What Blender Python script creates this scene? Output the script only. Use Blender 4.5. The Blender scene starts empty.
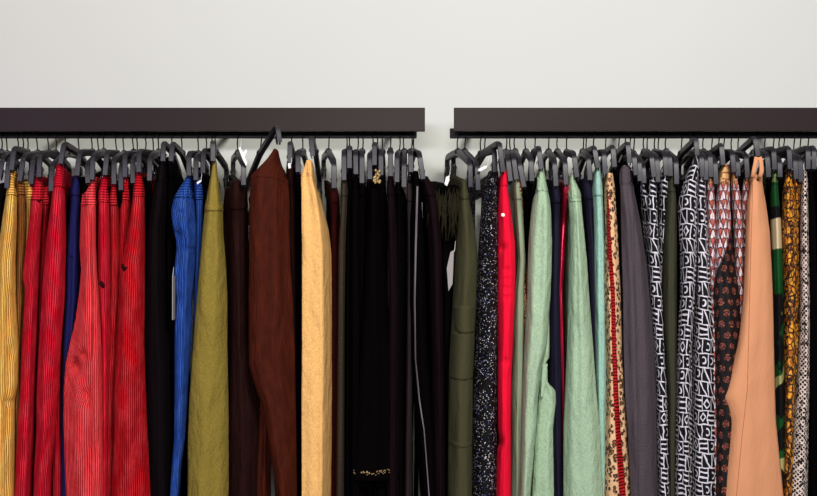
import bpy, bmesh, math, random
import numpy as np
from mathutils import Vector

# ------------------------------------------------------------------ frame
F, CX, CY, CZ = 1110.0, 408.5, 248.0, 1.30      # focal length in pixels, optical centre, eye height
RAIL_Y, WALL_Y = 3.20, 3.45                      # distance of the hanging rail and of the wall
HALF = 0.19                                      # half length of a hanger
C = bpy.context.scene.collection

def W(px, py, d):
    return Vector(((px - CX) * d / F, d, CZ + (CY - py) * d / F))

def S(r, g, b, k=1.0):
    f = lambda c: (c / 12.92 if c <= .04045 else ((c + .055) / 1.055) ** 2.4)
    return (min(1, f(r / 255) * k), min(1, f(g / 255) * k), min(1, f(b / 255) * k), 1)

# ------------------------------------------------------------------ object helpers
def mesh_obj(name, verts, faces, mat, parent=None, uv=None, smooth=True, mats=None):
    me = bpy.data.meshes.new(name)
    off = parent.location if parent else Vector((0, 0, 0))
    if parent and parent.parent: off = off + parent.parent.location
    me.from_pydata([tuple(Vector(v) - off) for v in verts], [], faces)
    me.materials.append(mat)
    if smooth: me.polygons.foreach_set('use_smooth', [True] * len(me.polygons))
    if uv is not None:
        lay = me.uv_layers.new(name='cloth')
        idx = np.empty(len(me.loops), dtype=np.int32); me.loops.foreach_get('vertex_index', idx)
        lay.data.foreach_set('uv', np.asarray(uv, dtype=np.float32)[idx].ravel())
    me.update()
    o = bpy.data.objects.new(name, me); C.objects.link(o)
    if parent: o.parent = parent
    return o

def empty(name, loc, label, cat, group=None):
    o = bpy.data.objects.new(name, None); C.objects.link(o)
    o.location = loc; o.empty_display_size = .02
    o['label'] = label; o['category'] = cat
    if group: o['group'] = group
    return o

def box(x0, x1, y0, y1, z0, z1, V=None, Fc=None):
    V = [] if V is None else V; Fc = [] if Fc is None else Fc
    n = len(V)
    V += [(x, y, z) for x in (x0, x1) for y in (y0, y1) for z in (z0, z1)]
    Fc += [tuple(n + i for i in q) for q in ((0, 1, 3, 2), (4, 6, 7, 5), (0, 4, 5, 1), (2, 3, 7, 6), (0, 2, 6, 4), (1, 5, 7, 3))]
    return V, Fc

def bevel(o, w, seg=2):
    m = o.modifiers.new('edge', 'BEVEL'); m.width = w; m.segments = seg; m.limit_method = 'ANGLE'
    return o

def sweep(path, w, t, side, V, Fc, n=None):
    """a flat rounded strip (w across `side`, t thick) carried along a path"""
    def profile(t):
        prof = []
        e = min(w, t) * .22
        for sx, sy in ((1, 1), (-1, 1), (-1, -1), (1, -1)):
            a = (sx * (w / 2 - e), sy * t / 2); b = (sx * w / 2, sy * (t / 2 - e))
            prof += ([b, a] if sx * sy > 0 else [a, b])
        return prof
    base = len(V); k = 8
    P = [Vector(p) for p in path]
    for i, p in enumerate(P):
        tg = (P[min(i + 1, len(P) - 1)] - P[max(i - 1, 0)]).normalized()
        nm = side.cross(tg).normalized(); sd = tg.cross(nm).normalized()
        for (a, b) in profile(t[i] if isinstance(t, list) else t): V.append(p + sd * a + nm * b)
    for i in range(len(P) - 1):
        for j in range(k):
            Fc.append((base + i * k + j, base + i * k + (j + 1) % k, base + (i + 1) * k + (j + 1) % k, base + (i + 1) * k + j))
    Fc.append(tuple(base + j for j in reversed(range(k))))
    Fc.append(tuple(base + (len(P) - 1) * k + j for j in range(k)))

def tube(path, r, V, Fc, k=8):
    base = len(V); P = [Vector(p) for p in path]
    up = Vector((.31, .17, .93))
    for i, p in enumerate(P):
        tg = (P[min(i + 1, len(P) - 1)] - P[max(i - 1, 0)]).normalized()
        a = tg.cross(up)
        if a.length < .05: a = tg.cross(Vector((1, 0, 0)))
        a.normalize(); b = tg.cross(a)
        for j in range(k):
            an = 2 * math.pi * j / k
            V.append(p + a * (r * math.cos(an)) + b * (r * math.sin(an)))
    for i in range(len(P) - 1):
        for j in range(k):
            Fc.append((base + i * k + j, base + i * k + (j + 1) % k, base + (i + 1) * k + (j + 1) % k, base + (i + 1) * k + j))
    Fc.append(tuple(base + j for j in reversed(range(k)))); Fc.append(tuple(base + (len(P) - 1) * k + j for j in range(k)))

def ellipsoid(c, rx, ry, rz, V, Fc, n=12, m=7):
    base = len(V)
    for i in range(m + 1):
        th = math.pi * i / m
        for j in range(n):
            ph = 2 * math.pi * j / n
            V.append((c[0] + rx * math.sin(th) * math.cos(ph), c[1] + ry * math.sin(th) * math.sin(ph), c[2] + rz * math.cos(th)))
    for i in range(m):
        for j in range(n):
            Fc.append((base + i * n + j, base + (i + 1) * n + j, base + (i + 1) * n + (j + 1) % n, base + i * n + (j + 1) % n))

# ------------------------------------------------------------------ materials
class NT:
    def __init__(s, name):
        s.m = bpy.data.materials.new(name); s.m.use_nodes = True
        s.t = s.m.node_tree; s.b = s.t.nodes['Principled BSDF']
        s._uv = None
    def link(s, v, sock):
        if hasattr(v, 'is_output'): s.t.links.new(v, sock)
        else: sock.default_value = v
    def M(s, op, a, b=0.0, c=None):
        n = s.t.nodes.new('ShaderNodeMath'); n.operation = op
        s.link(a, n.inputs[0]); s.link(b, n.inputs[1])
        if c is not None: s.link(c, n.inputs[2])
        return n.outputs[0]
    def uv(s):
        if s._uv is None:
            n = s.t.nodes.new('ShaderNodeUVMap'); n.uv_map = 'cloth'
            q = s.t.nodes.new('ShaderNodeSeparateXYZ'); s.t.links.new(n.outputs[0], q.inputs[0])
            s._uv = (n.outputs[0], q.outputs[0], q.outputs[1])
        return s._uv
    def vec(s, x, y, z=0.0):
        n = s.t.nodes.new('ShaderNodeCombineXYZ')
        for i, v in enumerate((x, y, z)): s.link(v, n.inputs[i])
        return n.outputs[0]
    def noise(s, v, scale, detail=2, rough=.5, col=False):
        n = s.t.nodes.new('ShaderNodeTexNoise'); s.link(v, n.inputs['Vector'])
        n.inputs['Scale'].default_value = scale; n.inputs['Detail'].default_value = detail; n.inputs['Roughness'].default_value = rough
        return n.outputs['Color' if col else 'Fac']
    def voro(s, v, scale, feature='F1', out='Distance', rnd=1.0):
        n = s.t.nodes.new('ShaderNodeTexVoronoi'); n.feature = feature
        s.link(v, n.inputs['Vector']); n.inputs['Scale'].default_value = scale; n.inputs['Randomness'].default_value = rnd
        return n.outputs[out]
    def white(s, v):
        n = s.t.nodes.new('ShaderNodeTexWhiteNoise'); n.noise_dimensions = '3D'; s.link(v, n.inputs['Vector'])
        return n.outputs['Value']
    def mix(s, f, a, b):
        n = s.t.nodes.new('ShaderNodeMix'); n.data_type = 'RGBA'
        s.link(f, n.inputs[0]); s.link(a, n.inputs[6]); s.link(b, n.inputs[7])
        return n.outputs[2]
    def step(s, x, lo, hi):
        n = s.t.nodes.new('ShaderNodeMapRange'); n.interpolation_type = 'SMOOTHSTEP'
        s.link(x, n.inputs[0]); n.inputs[1].default_value = lo; n.inputs[2].default_value = hi
        return n.outputs[0]
    def bump(s, h, dist, strength=1.0):
        n = s.t.nodes.new('ShaderNodeBump'); s.link(h, n.inputs['Height'])
        n.inputs['Distance'].default_value = dist; n.inputs['Strength'].default_value = strength
        s.t.links.new(n.outputs[0], s.b.inputs['Normal'])
    def done(s, col, rough=.85, spec=.2, metal=0.0, sheen=0.0, tint=None):
        s.link(col, s.b.inputs['Base Color']); s.link(rough, s.b.inputs['Roughness'])
        s.b.inputs['Specular IOR Level'].default_value = spec; s.link(metal, s.b.inputs['Metallic'])
        if sheen:
            s.b.inputs['Sheen Weight'].default_value = sheen; s.b.inputs['Sheen Roughness'].default_value = .4
            if tint: s.b.inputs['Sheen Tint'].default_value = tint
        return s.m

def scal(c, k): return (c[0] * k, c[1] * k, c[2] * k, 1)

def solid(name, c, rough=.5, spec=.5, metal=0.0):
    return NT(name).done(c, rough, spec, metal)

def plain(name, c, var=.18, weave=900, crease=.0025, sheen=.0, rough=.9, spec=None):
    n = NT(name); v, x, y = n.uv()
    f = n.noise(v, weave, 2, .6)
    g = n.noise(n.vec(n.M('MULTIPLY', x, 3), y), 9, 3, .55)
    col = n.mix(n.step(f, .3, .7), scal(c, 1 - var), scal(c, 1 + var))
    h = n.M('ADD', n.M('MULTIPLY', g, 1.0), n.M('MULTIPLY', f, .08))
    n.bump(h, crease * 6, .55)
    return n.done(col, rough, min(.15, .02 + 1.2 * max(c[:3])), 0, sheen, scal(c, 1.3))

def linen(name, c):
    n = NT(name); v, x, y = n.uv()
    a = n.noise(n.vec(n.M('MULTIPLY', x, 900), n.M('MULTIPLY', y, 120)), 1, 2)
    b = n.noise(n.vec(n.M('MULTIPLY', x, 120), n.M('MULTIPLY', y, 900)), 1, 2)
    f = n.M('MULTIPLY', n.M('ADD', a, b), .5)
    col = n.mix(n.step(f, .35, .65), scal(c, .78), scal(c, 1.18))
    g = n.noise(n.vec(n.M('MULTIPLY', x, 2.2), y), 14, 4, .6)
    n.bump(n.M('ADD', g, n.M('MULTIPLY', f, .12)), .02, .6)
    return n.done(col, .9, .15)

def corduroy(name, c, pitch=.0062, across=False, deep=.34, sheen=.05, soft=1.0):
    n = NT(name); v, x, y = n.uv()
    wob = n.M('MULTIPLY', n.M('SUBTRACT', n.noise(v, 16, 2), .5), .0025)
    q = n.M('ADD', y if across else x, wob)
    s = n.M('SINE', n.M('MULTIPLY', q, 2 * math.pi / pitch))
    h = n.M('MULTIPLY_ADD', s, .5, .5)
    pile = n.noise(v, 420, 2, .7)
    highlight_noise = n.noise(n.vec(n.M('MULTIPLY', x, 2.5), y), 11, 3, .6)  # noise for highlights painted into the wale colour, and for the creases
    f = n.M('MULTIPLY', n.step(h, .05, .8), n.M('MULTIPLY_ADD', pile, .7, .55))
    col = n.mix(f, scal(c, deep), n.mix(n.step(highlight_noise, .35, .7), c, (min(1, c[0] * 1.35 + .02), c[1] * 1.4 + .03, c[2] * 1.4 + .03, 1)))
    n.bump(n.M('ADD', n.M('MULTIPLY', h, .16), n.M('MULTIPLY', highlight_noise, 1.3)), .02 * soft, .7)
    return n.done(col, .85, .12, 0, sheen, scal(c, 1.5))

def velvet(name, c, c2):
    n = NT(name); v, x, y = n.uv()
    f = n.noise(n.vec(n.M('MULTIPLY', x, 4), y), 12, 4, .6)
    p = n.noise(v, 500, 2, .7)
    s = n.M('MULTIPLY_ADD', n.M('SINE', n.M('MULTIPLY', x, 2 * math.pi / .0055)), .5, .5)
    col = n.mix(n.step(n.M('ADD', n.M('MULTIPLY', f, .7), n.M('MULTIPLY', p, .35)), .25, .85), c, c2)
    n.bump(n.M('ADD', f, n.M('MULTIPLY', s, .06)), .02, .5)
    return n.done(col, .8, .1, 0, .35, c2)

def sequin(name):
    n = NT(name); v, x, y = n.uv()
    d = n.voro(v, 400, 'F1', 'Distance', 1)
    c = n.voro(v, 400, 'F1', 'Color', 1)
    q = n.t.nodes.new('ShaderNodeSeparateColor'); n.t.links.new(c, q.inputs[0])
    big = n.noise(n.vec(n.M('MULTIPLY', x, 1.5), y), 30, 2)
    on = n.M('MULTIPLY', n.step(n.M('ADD', q.outputs[0], n.M('MULTIPLY', big, .35)), 1.03, 1.1), n.step(n.M('SUBTRACT', 1.0, d), .45, .62))
    hue = n.mix(n.step(q.outputs[1], .72, .78), (.85, .82, .8, 1), (.16, .2, .65, 1))
    col = n.mix(on, S(9, 7, 8), hue)
    n.bump(d, .003, .5)
    return n.done(col, n.M('MULTIPLY_ADD', on, -.25, .6), .12, 0)

def cells(n, pu, pv, shift=.5, wob=0.0):
    v, x, y = n.uv()
    if wob:
        x = n.M('ADD', x, n.M('MULTIPLY', n.M('SUBTRACT', n.noise(v, 26, 2), .5), wob))
        y = n.M('ADD', n.M('ADD', y, n.M('MULTIPLY', x, .12)), n.M('MULTIPLY', n.M('SUBTRACT', n.noise(n.vec(y, x), 26, 2), .5), wob))
    V_ = n.M('DIVIDE', y, pv); row = n.M('FLOOR', V_)
    U_ = n.M('ADD', n.M('DIVIDE', x, pu), n.M('MULTIPLY', n.M('MODULO', n.M('ABSOLUTE', row), 2.0), shift))
    col = n.M('FLOOR', U_)
    fu = n.M('SUBTRACT', n.M('SUBTRACT', U_, col), .5); fv = n.M('SUBTRACT', n.M('SUBTRACT', V_, row), .5)
    return fu, fv, n.white(n.vec(col, row, .37))

def geometric(name, off=0.0):
    n = NT(name)
    fu, fv, r = cells(n, .030, .039, .4, .014)
    A = lambda a: n.M('ABSOLUTE', a)
    au, av = A(fu), A(fv)
    edge = n.M('MAXIMUM', n.step(av, .442, .47), n.step(au, .435, .468))
    rad = n.M('SQRT', n.M('ADD', n.M('POWER', n.M('MULTIPLY', au, 1.0), 2), n.M('POWER', n.M('MULTIPLY', av, 1.1), 2)))
    ring = n.M('SUBTRACT', 1.0, n.step(A(n.M('SUBTRACT', rad, .25)), .05, .075))
    ring = n.M('MULTIPLY', ring, n.step(fu, -.13, -.08))
    bars = n.M('SUBTRACT', 1.0, n.step(A(n.M('SUBTRACT', av, .18)), .045, .07))
    diag = n.M('SUBTRACT', 1.0, n.step(A(n.M('SUBTRACT', n.M('ADD', fu, n.M('MULTIPLY', fv, .7)), 0.0)), .06, .09))
    vee = n.M('SUBTRACT', 1.0, n.step(A(n.M('SUBTRACT', n.M('ADD', av, au), .3)), .055, .085))
    sh = n.M('MULTIPLY', ring, n.M('LESS_THAN', r, .38))
    sh = n.M('MAXIMUM', sh, n.M('MULTIPLY', bars, n.M('MULTIPLY', n.M('GREATER_THAN', r, .38), n.M('LESS_THAN', r, .66))))
    sh = n.M('MAXIMUM', sh, n.M('MULTIPLY', diag, n.M('MULTIPLY', n.M('GREATER_THAN', r, .66), n.M('LESS_THAN', r, .82))))
    sh = n.M('MAXIMUM', sh, n.M('MULTIPLY', vee, n.M('GREATER_THAN', r, .82)))
    f = n.M('MAXIMUM', edge, sh)
    col = n.mix(f, S(10, 8, 11), S(204, 200, 206))
    n.bump(n.noise(n.uv()[0], 12, 3), .016, .5)
    return n.done(col, .8, .2)

def floral(name, zmix=None):
    n = NT(name); v, x, y = n.uv()
    def motif(pu, pv):
        fu, fv, r = cells(n, pu, pv, .5)
        tri = n.M('MAXIMUM', n.M('SUBTRACT', n.M('MULTIPLY', n.M('ABSOLUTE', fu), 1.7), n.M('MULTIPLY', n.M('SUBTRACT', .32, fv), .75)), n.M('SUBTRACT', n.M('MULTIPLY', fv, -1.0), .26))
        return tri, fu, fv, r
    tri, fu, fv, r = motif(.0215, .0260)
    core = n.M('SUBTRACT', 1.0, n.step(n.M('ABSOLUTE', n.M('ADD', n.M('ADD', fu, .02), n.M('MULTIPLY', fv, .25))), .015, .05))
    ground = n.mix(n.noise(v, 130, 2), S(164, 56, 58), S(186, 104, 74))
    tri = n.M('ADD', n.M('SUBTRACT', tri, .10), n.M('MULTIPLY', n.M('SUBTRACT', n.noise(v, 150, 2), .5), .6))
    col = n.mix(n.step(tri, .24, .36), S(62, 18, 36), ground)
    col = n.mix(n.step(tri, .02, .08), n.mix(n.M('MULTIPLY', core, .75), S(220, 204, 206), S(120, 40, 60)), col)
    # lower, dark part of the print: dark ground with orange fan motifs
    gu, gv, r2 = cells(n, .030, .030, .5)
    rad = n.M('SQRT', n.M('ADD', n.M('POWER', gu, 2), n.M('POWER', gv, 2)))
    ring = n.M('SUBTRACT', 1.0, n.step(n.M('ABSOLUTE', n.M('SUBTRACT', rad, .24)), .05, .10))
    ring = n.M('MULTIPLY', ring, n.step(n.noise(v, 200, 1), .42, .6))
    heart = n.M('SUBTRACT', 1.0, n.step(rad, .09, .14))
    dark = n.mix(ring, S(14, 7, 10), S(140, 76, 46))
    dark = n.mix(heart, dark, S(116, 52, 66))
    top = n.mix(n.step(n.M('ABSOLUTE', n.M('SUBTRACT', n.noise(v, 55, 2), .5)), .02, .07), S(120, 60, 40), S(205, 160, 105))
    col = n.mix(n.step(y, CZ + .165, CZ + .19), col, top)           # sandy shaded print at the waist
    if zmix:
        e = n.M('ADD', y, n.M('MULTIPLY', n.M('SUBTRACT', 0.0, x), zmix[1]))
        col = n.mix(n.step(e, CZ + zmix[0] - .012, CZ + zmix[0] + .012), dark, col)
    n.bump(n.noise(v, 12, 3), .012, .4)
    return n.done(col, .75, .25)

def leopard(name):
    n = NT(name); v, x, y = n.uv()
    vv = n.vec(n.M('ADD', x, n.M('MULTIPLY', n.noise(v, 70, 2), .014)), n.M('MULTIPLY', y, .8))
    d = n.voro(vv, 92, 'F1', 'Distance', .8)
    d = n.M('ADD', d, n.M('MULTIPLY', n.M('SUBTRACT', n.noise(v, 190, 2), .5), .30))
    base = n.mix(n.noise(v, 40, 2), S(196, 148, 104), S(222, 184, 142))
    spot = n.M('SUBTRACT', 1.0, n.step(d, .46, .52))
    core = n.M('SUBTRACT', 1.0, n.step(d, .19, .26))
    dark = n.M('MULTIPLY', spot, n.step(n.noise(v, 70, 1), .24, .34))
    col = n.mix(dark, base, S(64, 44, 34))
    col = n.mix(core, col, S(140, 94, 58))
    n.bump(n.noise(v, 14, 3), .012, .4)
    return n.done(col, .8, .2)

def python_print(name):
    n = NT(name); v, x, y = n.uv()
    vv = n.vec(n.M('ADD', x, n.M('MULTIPLY', n.noise(v, 60, 2), .012)), n.M('MULTIPLY', y, .75))
    e = n.voro(vv, 70, 'DISTANCE_TO_EDGE')
    big = n.noise(n.vec(n.M('MULTIPLY', x, 1.6), y), 34, 3, .6)
    line = n.M('SUBTRACT', 1.0, n.step(e, .06, .13))
    col = n.mix(n.step(big, .44, .56), S(222, 150, 42), S(150, 84, 24))
    col = n.mix(n.step(n.noise(vv, 95, 2), .55, .63), col, S(60, 32, 16))
    col = n.mix(line, col, S(34, 20, 14))
    return n.done(col, .7, .25)

def snake(name):
    n = NT(name); v, x, y = n.uv()
    w = n.noise(v, 60, 2)
    a = n.M('SINE', n.M('MULTIPLY', n.M('ADD', n.M('ADD', y, n.M('MULTIPLY', x, .9)), n.M('MULTIPLY', w, .01)), 2 * math.pi / .0125))
    b = n.M('SINE', n.M('MULTIPLY', n.M('ADD', n.M('SUBTRACT', y, n.M('MULTIPLY', x, .9)), n.M('MULTIPLY', w, .01)), 2 * math.pi / .0125))
    f = n.M('ADD', n.M('MAXIMUM', a, b), n.M('MULTIPLY', n.M('SUBTRACT', n.noise(v, 60, 3), .5), 4.2))
    col = n.mix(n.step(f, .35, .75), S(28, 20, 20), S(214, 196, 182))
    return n.done(col, .8, .2)

def camo(name):
    n = NT(name); v, x, y = n.uv()
    k = n.noise(n.vec(x, n.M('MULTIPLY', y, 1.0)), 9, 2)
    # broad patches: green, dark, sand, green, dark down the leg
    t = n.M('ADD', y, n.M('MULTIPLY', n.M('SUBTRACT', k, .5), .035))
    g, d_, s_ = S(16, 64, 27), S(12, 12, 12), S(196, 178, 138)
    col = n.mix(n.step(t, CZ + .083, CZ + .087), s_, d_)
    col = n.mix(n.step(t, CZ + .113, CZ + .117), col, g)
    col = n.mix(n.step(t, CZ + .178, CZ + .182), col, n.mix(n.step(n.noise(v, 90, 1), .45, .5), d_, S(100, 120, 70)))
    low = n.mix(n.step(n.noise(v, 13, 2), .52, .55), d_, S(16, 66, 26))
    low = n.mix(n.step(n.noise(n.vec(y, x), 12, 1), .60, .62), low, S(150, 146, 92))
    low = n.mix(n.step(t, CZ - .085, CZ - .081), low, S(20, 70, 30))
    col = n.mix(n.step(t, CZ - .006, CZ - .002), low, col)
    return n.done(col, .85, .15)

def stripes_print(name):          # small ethnic print seen between the sage and the mint trousers
    n = NT(name); v, x, y = n.uv()
    e = n.voro(v, 150, 'DISTANCE_TO_EDGE')
    col = n.mix(n.step(e, .06, .16), S(80, 44, 22), S(214, 172, 112))
    return n.done(col, .8, .2)

def tweed(name, c):
    n = NT(name); v, x, y = n.uv()
    f = n.noise(n.vec(n.M('MULTIPLY', x, 2), y), 210, 3, .7)
    col = n.mix(n.step(f, .4, .66), scal(c, .35), scal(c, 1.3))
    return n.done(col, .85, .15)

def ruched(name, c, per=.0135):
    n = NT(name); v, x, y = n.uv()
    s = n.M('SINE', n.M('MULTIPLY', n.M('ADD', y, n.M('MULTIPLY', n.noise(v, 40, 2), .01)), 2 * math.pi / per))
    n.bump(s, .006, .9)
    return n.done(c, .55, .35)

MT = {}
def mats():
    MT['plastic'] = solid('black plastic', S(25, 22, 29), .42, .34)
    MT['steel'] = solid('dark wire', S(24, 20, 20), .4, .4, .3)
    MT['spring'] = solid('bright spring steel', S(205, 202, 205), .25, .5, 1)
    MT['rack'] = solid('brown-black powder coat', S(38, 28, 26), .4, .09)
    MT['rail'] = solid('black rail', S(16, 12, 12), .5, .2)
    MT['paper'] = solid('white card', S(226, 224, 220), .8, .2)
    MT['greycard'] = solid('grey card', S(140, 134, 130), .8, .2)
    MT['pearl'] = solid('pearl button', S(240, 236, 226), .25, .6)
    MT['slit'] = solid('painted slit shade', S(40, 4, 8), .9, .1)  # dark colour standing in for the shade inside openings
    MT['gold'] = solid('pale gold beads', S(176, 148, 98), .35, .5, .5)
    mu = S(255, 184, 84); rd = S(206, 2, 36); co = S(236, 58, 62); bl = S(36, 74, 156)
    for k, c in (('mustard', mu), ('brownc', S(140, 84, 30)), ('red', rd), ('red2', S(192, 2, 18)), ('redx', S(176, 4, 18)), ('coral', co), ('blue', bl)):
        MT[k] = corduroy(k + ' corduroy', c); MT[k + '_w'] = corduroy(k + ' corduroy waistband', c, .0072, True)
    MT['navy'] = plain('navy cotton', S(28, 28, 82)); MT['navy2'] = plain('midnight cotton', S(32, 29, 46))
    MT['black'] = plain('black cotton', S(5, 3, 4), .3, crease=.002); MT['black2'] = plain('soft black twill', S(14, 9, 11), .3)
    MT['plum'] = plain('plum black', S(20, 10, 13), .3); MT['dmaroon'] = plain('dark maroon cotton', S(44, 8, 9))
    MT['khaki'] = linen('khaki linen', S(128, 110, 44)); MT['tan'] = linen('tan linen', S(226, 174, 104))
    MT['dbrown'] = velvet('dark brown velvet', S(20, 5, 3), S(36, 9, 5)); MT['brown'] = velvet('rust brown fine corduroy', S(42, 10, 3), S(76, 26, 9))
    MT['rust'] = plain('rust cloth', S(120, 58, 42))
    MT['tweed'] = tweed('grey brown tweed', S(58, 49, 36)); MT['umber'] = plain('dark umber', S(40, 32, 32))
    MT['piping'] = plain('grey piping', S(112, 104, 110)); MT['olive'] = plain('olive drab cotton', S(62, 60, 40))
    MT['fringe'] = plain('dark olive fringe', S(34, 31, 20)); MT['sequin'] = sequin('black sequins'); MT['scarlet'] = plain('scarlet cotton', S(222, 10, 46), .1)
    MT['sage'] = plain('sage cotton', S(134, 148, 122)); MT['mint'] = linen('mint cotton', S(156, 180, 148)); MT['mint2'] = linen('pale aqua cotton', S(146, 184, 168))
    MT['ethnic'] = stripes_print('sand print'); MT['foil'] = solid('red foil', S(190, 24, 60), .3, .5, .6)
    MT['ruched'] = ruched('olive ruched', S(74, 76, 52)); MT['leopard'] = leopard('leopard print'); MT['redrib'] = ruched('red ribbed tape', S(176, 14, 20), .0085)
    MT['grey'] = plain('charcoal grey wool', S(72, 64, 68), .45, 420); MT['geo'] = geometric('black and white geometric print')
    MT['dolive'] = plain('dark olive', S(54, 54, 40)); MT['floral'] = floral('coral floral print'); MT['floralmix'] = floral('coral floral print over black', (-.015, 1.7))
    MT['salmon'] = plain('salmon crepe', S(202, 140, 100), .05, 1200, .0012); MT['camo'] = camo('camouflage print'); MT['python'] = python_print('ochre python print')
    MT['python2'] = python_print('ochre python print two'); MT['snake'] = snake('snakeskin print')
    MT['teal'] = plain('teal tape', S(30, 92, 96)); MT['seam'] = plain('salmon seam', S(170, 108, 76))
mats()

# ------------------------------------------------------------------ hangers
# front arm of each hanger: top x, top y, foot x, foot y (pixels), distance of the arm
HG = {}
def HH(k, xt, yt, xb, yb, d=3.01, hx=None, yaw=None, s=.022):
    HG[k] = dict(xt=xt, yt=yt, xb=xb, yb=yb, d=d, hx=hx, s=s)
for ln in """
A1 -14 155 -17 176
A2 -7 157 -9 178
1 2.5 159.5 -1 178
2 8.5 162 7 188
3 14 149.5 11.5 170
4 23.5 158 19.5 181
5 33 160.5 31 184
6 40 155 39 177
7 52 167 51 191
8 64 144.5 60.5 163.5
9 79.5 153.5 77 175.5
10 87.5 166 88 183
11 93 157 92 179.5
12 107 153.5 105 175
13 114 161 114 184
14 121 167.5 121 190
15 125 155 125 177
16 133 159.5 133 183
17 139 152.5 139 172
18 150 158 149.5 180.5
19 163.5 144 163 161
20 172.5 144.5 171 161
21 189 155 189 175.5
22 196 158 196 180
23 203.5 152 203 173
24 213 143 213 161
25 243.5 164 243.5 185
26 277.5 127 279.5 142
27 290 144 290 163
28 298 154 298 172
29 311 138 313 156
30 334 163 334 188
31 344 153.5 344 180
32 349.5 149 349.5 168
33 355.5 153 356 174
34 362 155 362 183
35 369.5 157 370 179
36 374.5 145 374.5 165
37 381 153.5 381 175
38 390.5 151 390.5 176
39 397 156 397 182
40 404 163 404 187
41 410.5 153 411 172
42 419.5 155 423 179
44 470 163 470.5 187
45 477 165.5 478 190
46 494.5 151 495 172
47 499.5 144 503 172
48 508 159 510.5 181
49 513.5 157.5 516.5 179.5
50 519.5 163 524 187
51 531 159 532 181
52 539 149.5 541.5 169
53 554.5 162 556 186
54 565 161.5 566 184.5
55 574 155 577 177
56 588.5 157.5 590 180
57 594.5 149 598 168
58 604 153 605 174
59 613 148 614.5 167
61 628 144.5 629.5 163
62 634 155.5 636 175
63 639 161 640 181
64 643 166 644 183
65 651.5 156 654 177
66 657 158 658 182
67 665 155 666 175.5
68 669.5 155.5 670.5 176
69 676 161 676.5 184
70 696 140 697 155.5
71 701.5 156 702.5 177
72 705.5 158 706 180
73 710 155 711 177
74 715 161.5 716 184
75 721.5 146 723 165
76 732 153 734 172
77 737.5 160 738 176
78 746 156 747.5 178
79 755 138.5 758 156
80 767 155 768.5 177
81 773.5 150 774.5 169.5
82 779.5 161 780 177
83 789 149 790 169
84 795 159 796 179
85 800 159 801 182
86 808 149 808 169
87 814 149 814 169
88 822 154 823 175
""".split('\n'):
    if ln.strip():
        p = ln.split(); HH(p[0], *map(float, p[1:]))
HG['26'].update(hx=260, d=3.0); HG['25'].update(hx=238)
HG['42'].update(hx=414.5); HG['41'].update(hx=411); HG['44'].update(hx=458, d=3.03); HG['45'].update(hx=464.5); HG['46'].update(hx=481)
HG['47'].update(hx=484.5, d=2.97); HG['30'].update(hx=328.5)
HG['24'].update(hx=212.5, d=2.99); HG['70'].update(d=2.98); HG['79'].update(d=2.97); HG['8'].update(d=2.98); HG['17'].update(d=2.98)
rng = random.Random(4)
for k, h in HG.items():
    f = W(h['xt'], h['yt'], h['d'])
    if h['hx'] is not None: hx = (h['hx'] - CX) * RAIL_Y / F
    else: hx = f.x * 1.022 + rng.uniform(-.006, .006)
    h['hook'] = Vector((hx, RAIL_Y, 0)); h['front'] = f
    h['foot'] = W(h['xb'], h['yb'], h['d'] - .004)
    u = Vector((hx - f.x, RAIL_Y - f.y, 0)); h['reach'] = u.length; h['dir'] = u.normalized()
# no two hooks in the same spot on the rail
prev = None
for h in sorted(HG.values(), key=lambda h: h['hook'].x):
    if prev is not None and h['hook'].x - prev < .009 and not (prev < .1 and h['hook'].x > .1):
        h['hook'].x = prev + .009
        u = Vector((h['hook'].x - h['front'].x, RAIL_Y - h['front'].y, 0)); h['reach'] = u.length; h['dir'] = u.normalized()
    prev = h['hook'].x
RAIL_B = CZ + (CY - 138.5) * RAIL_Y / F; RAIL_T = RAIL_B + .029
ZB = CZ + (CY - 153.5) * RAIL_Y / F            # boss of a hanger at rest

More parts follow.
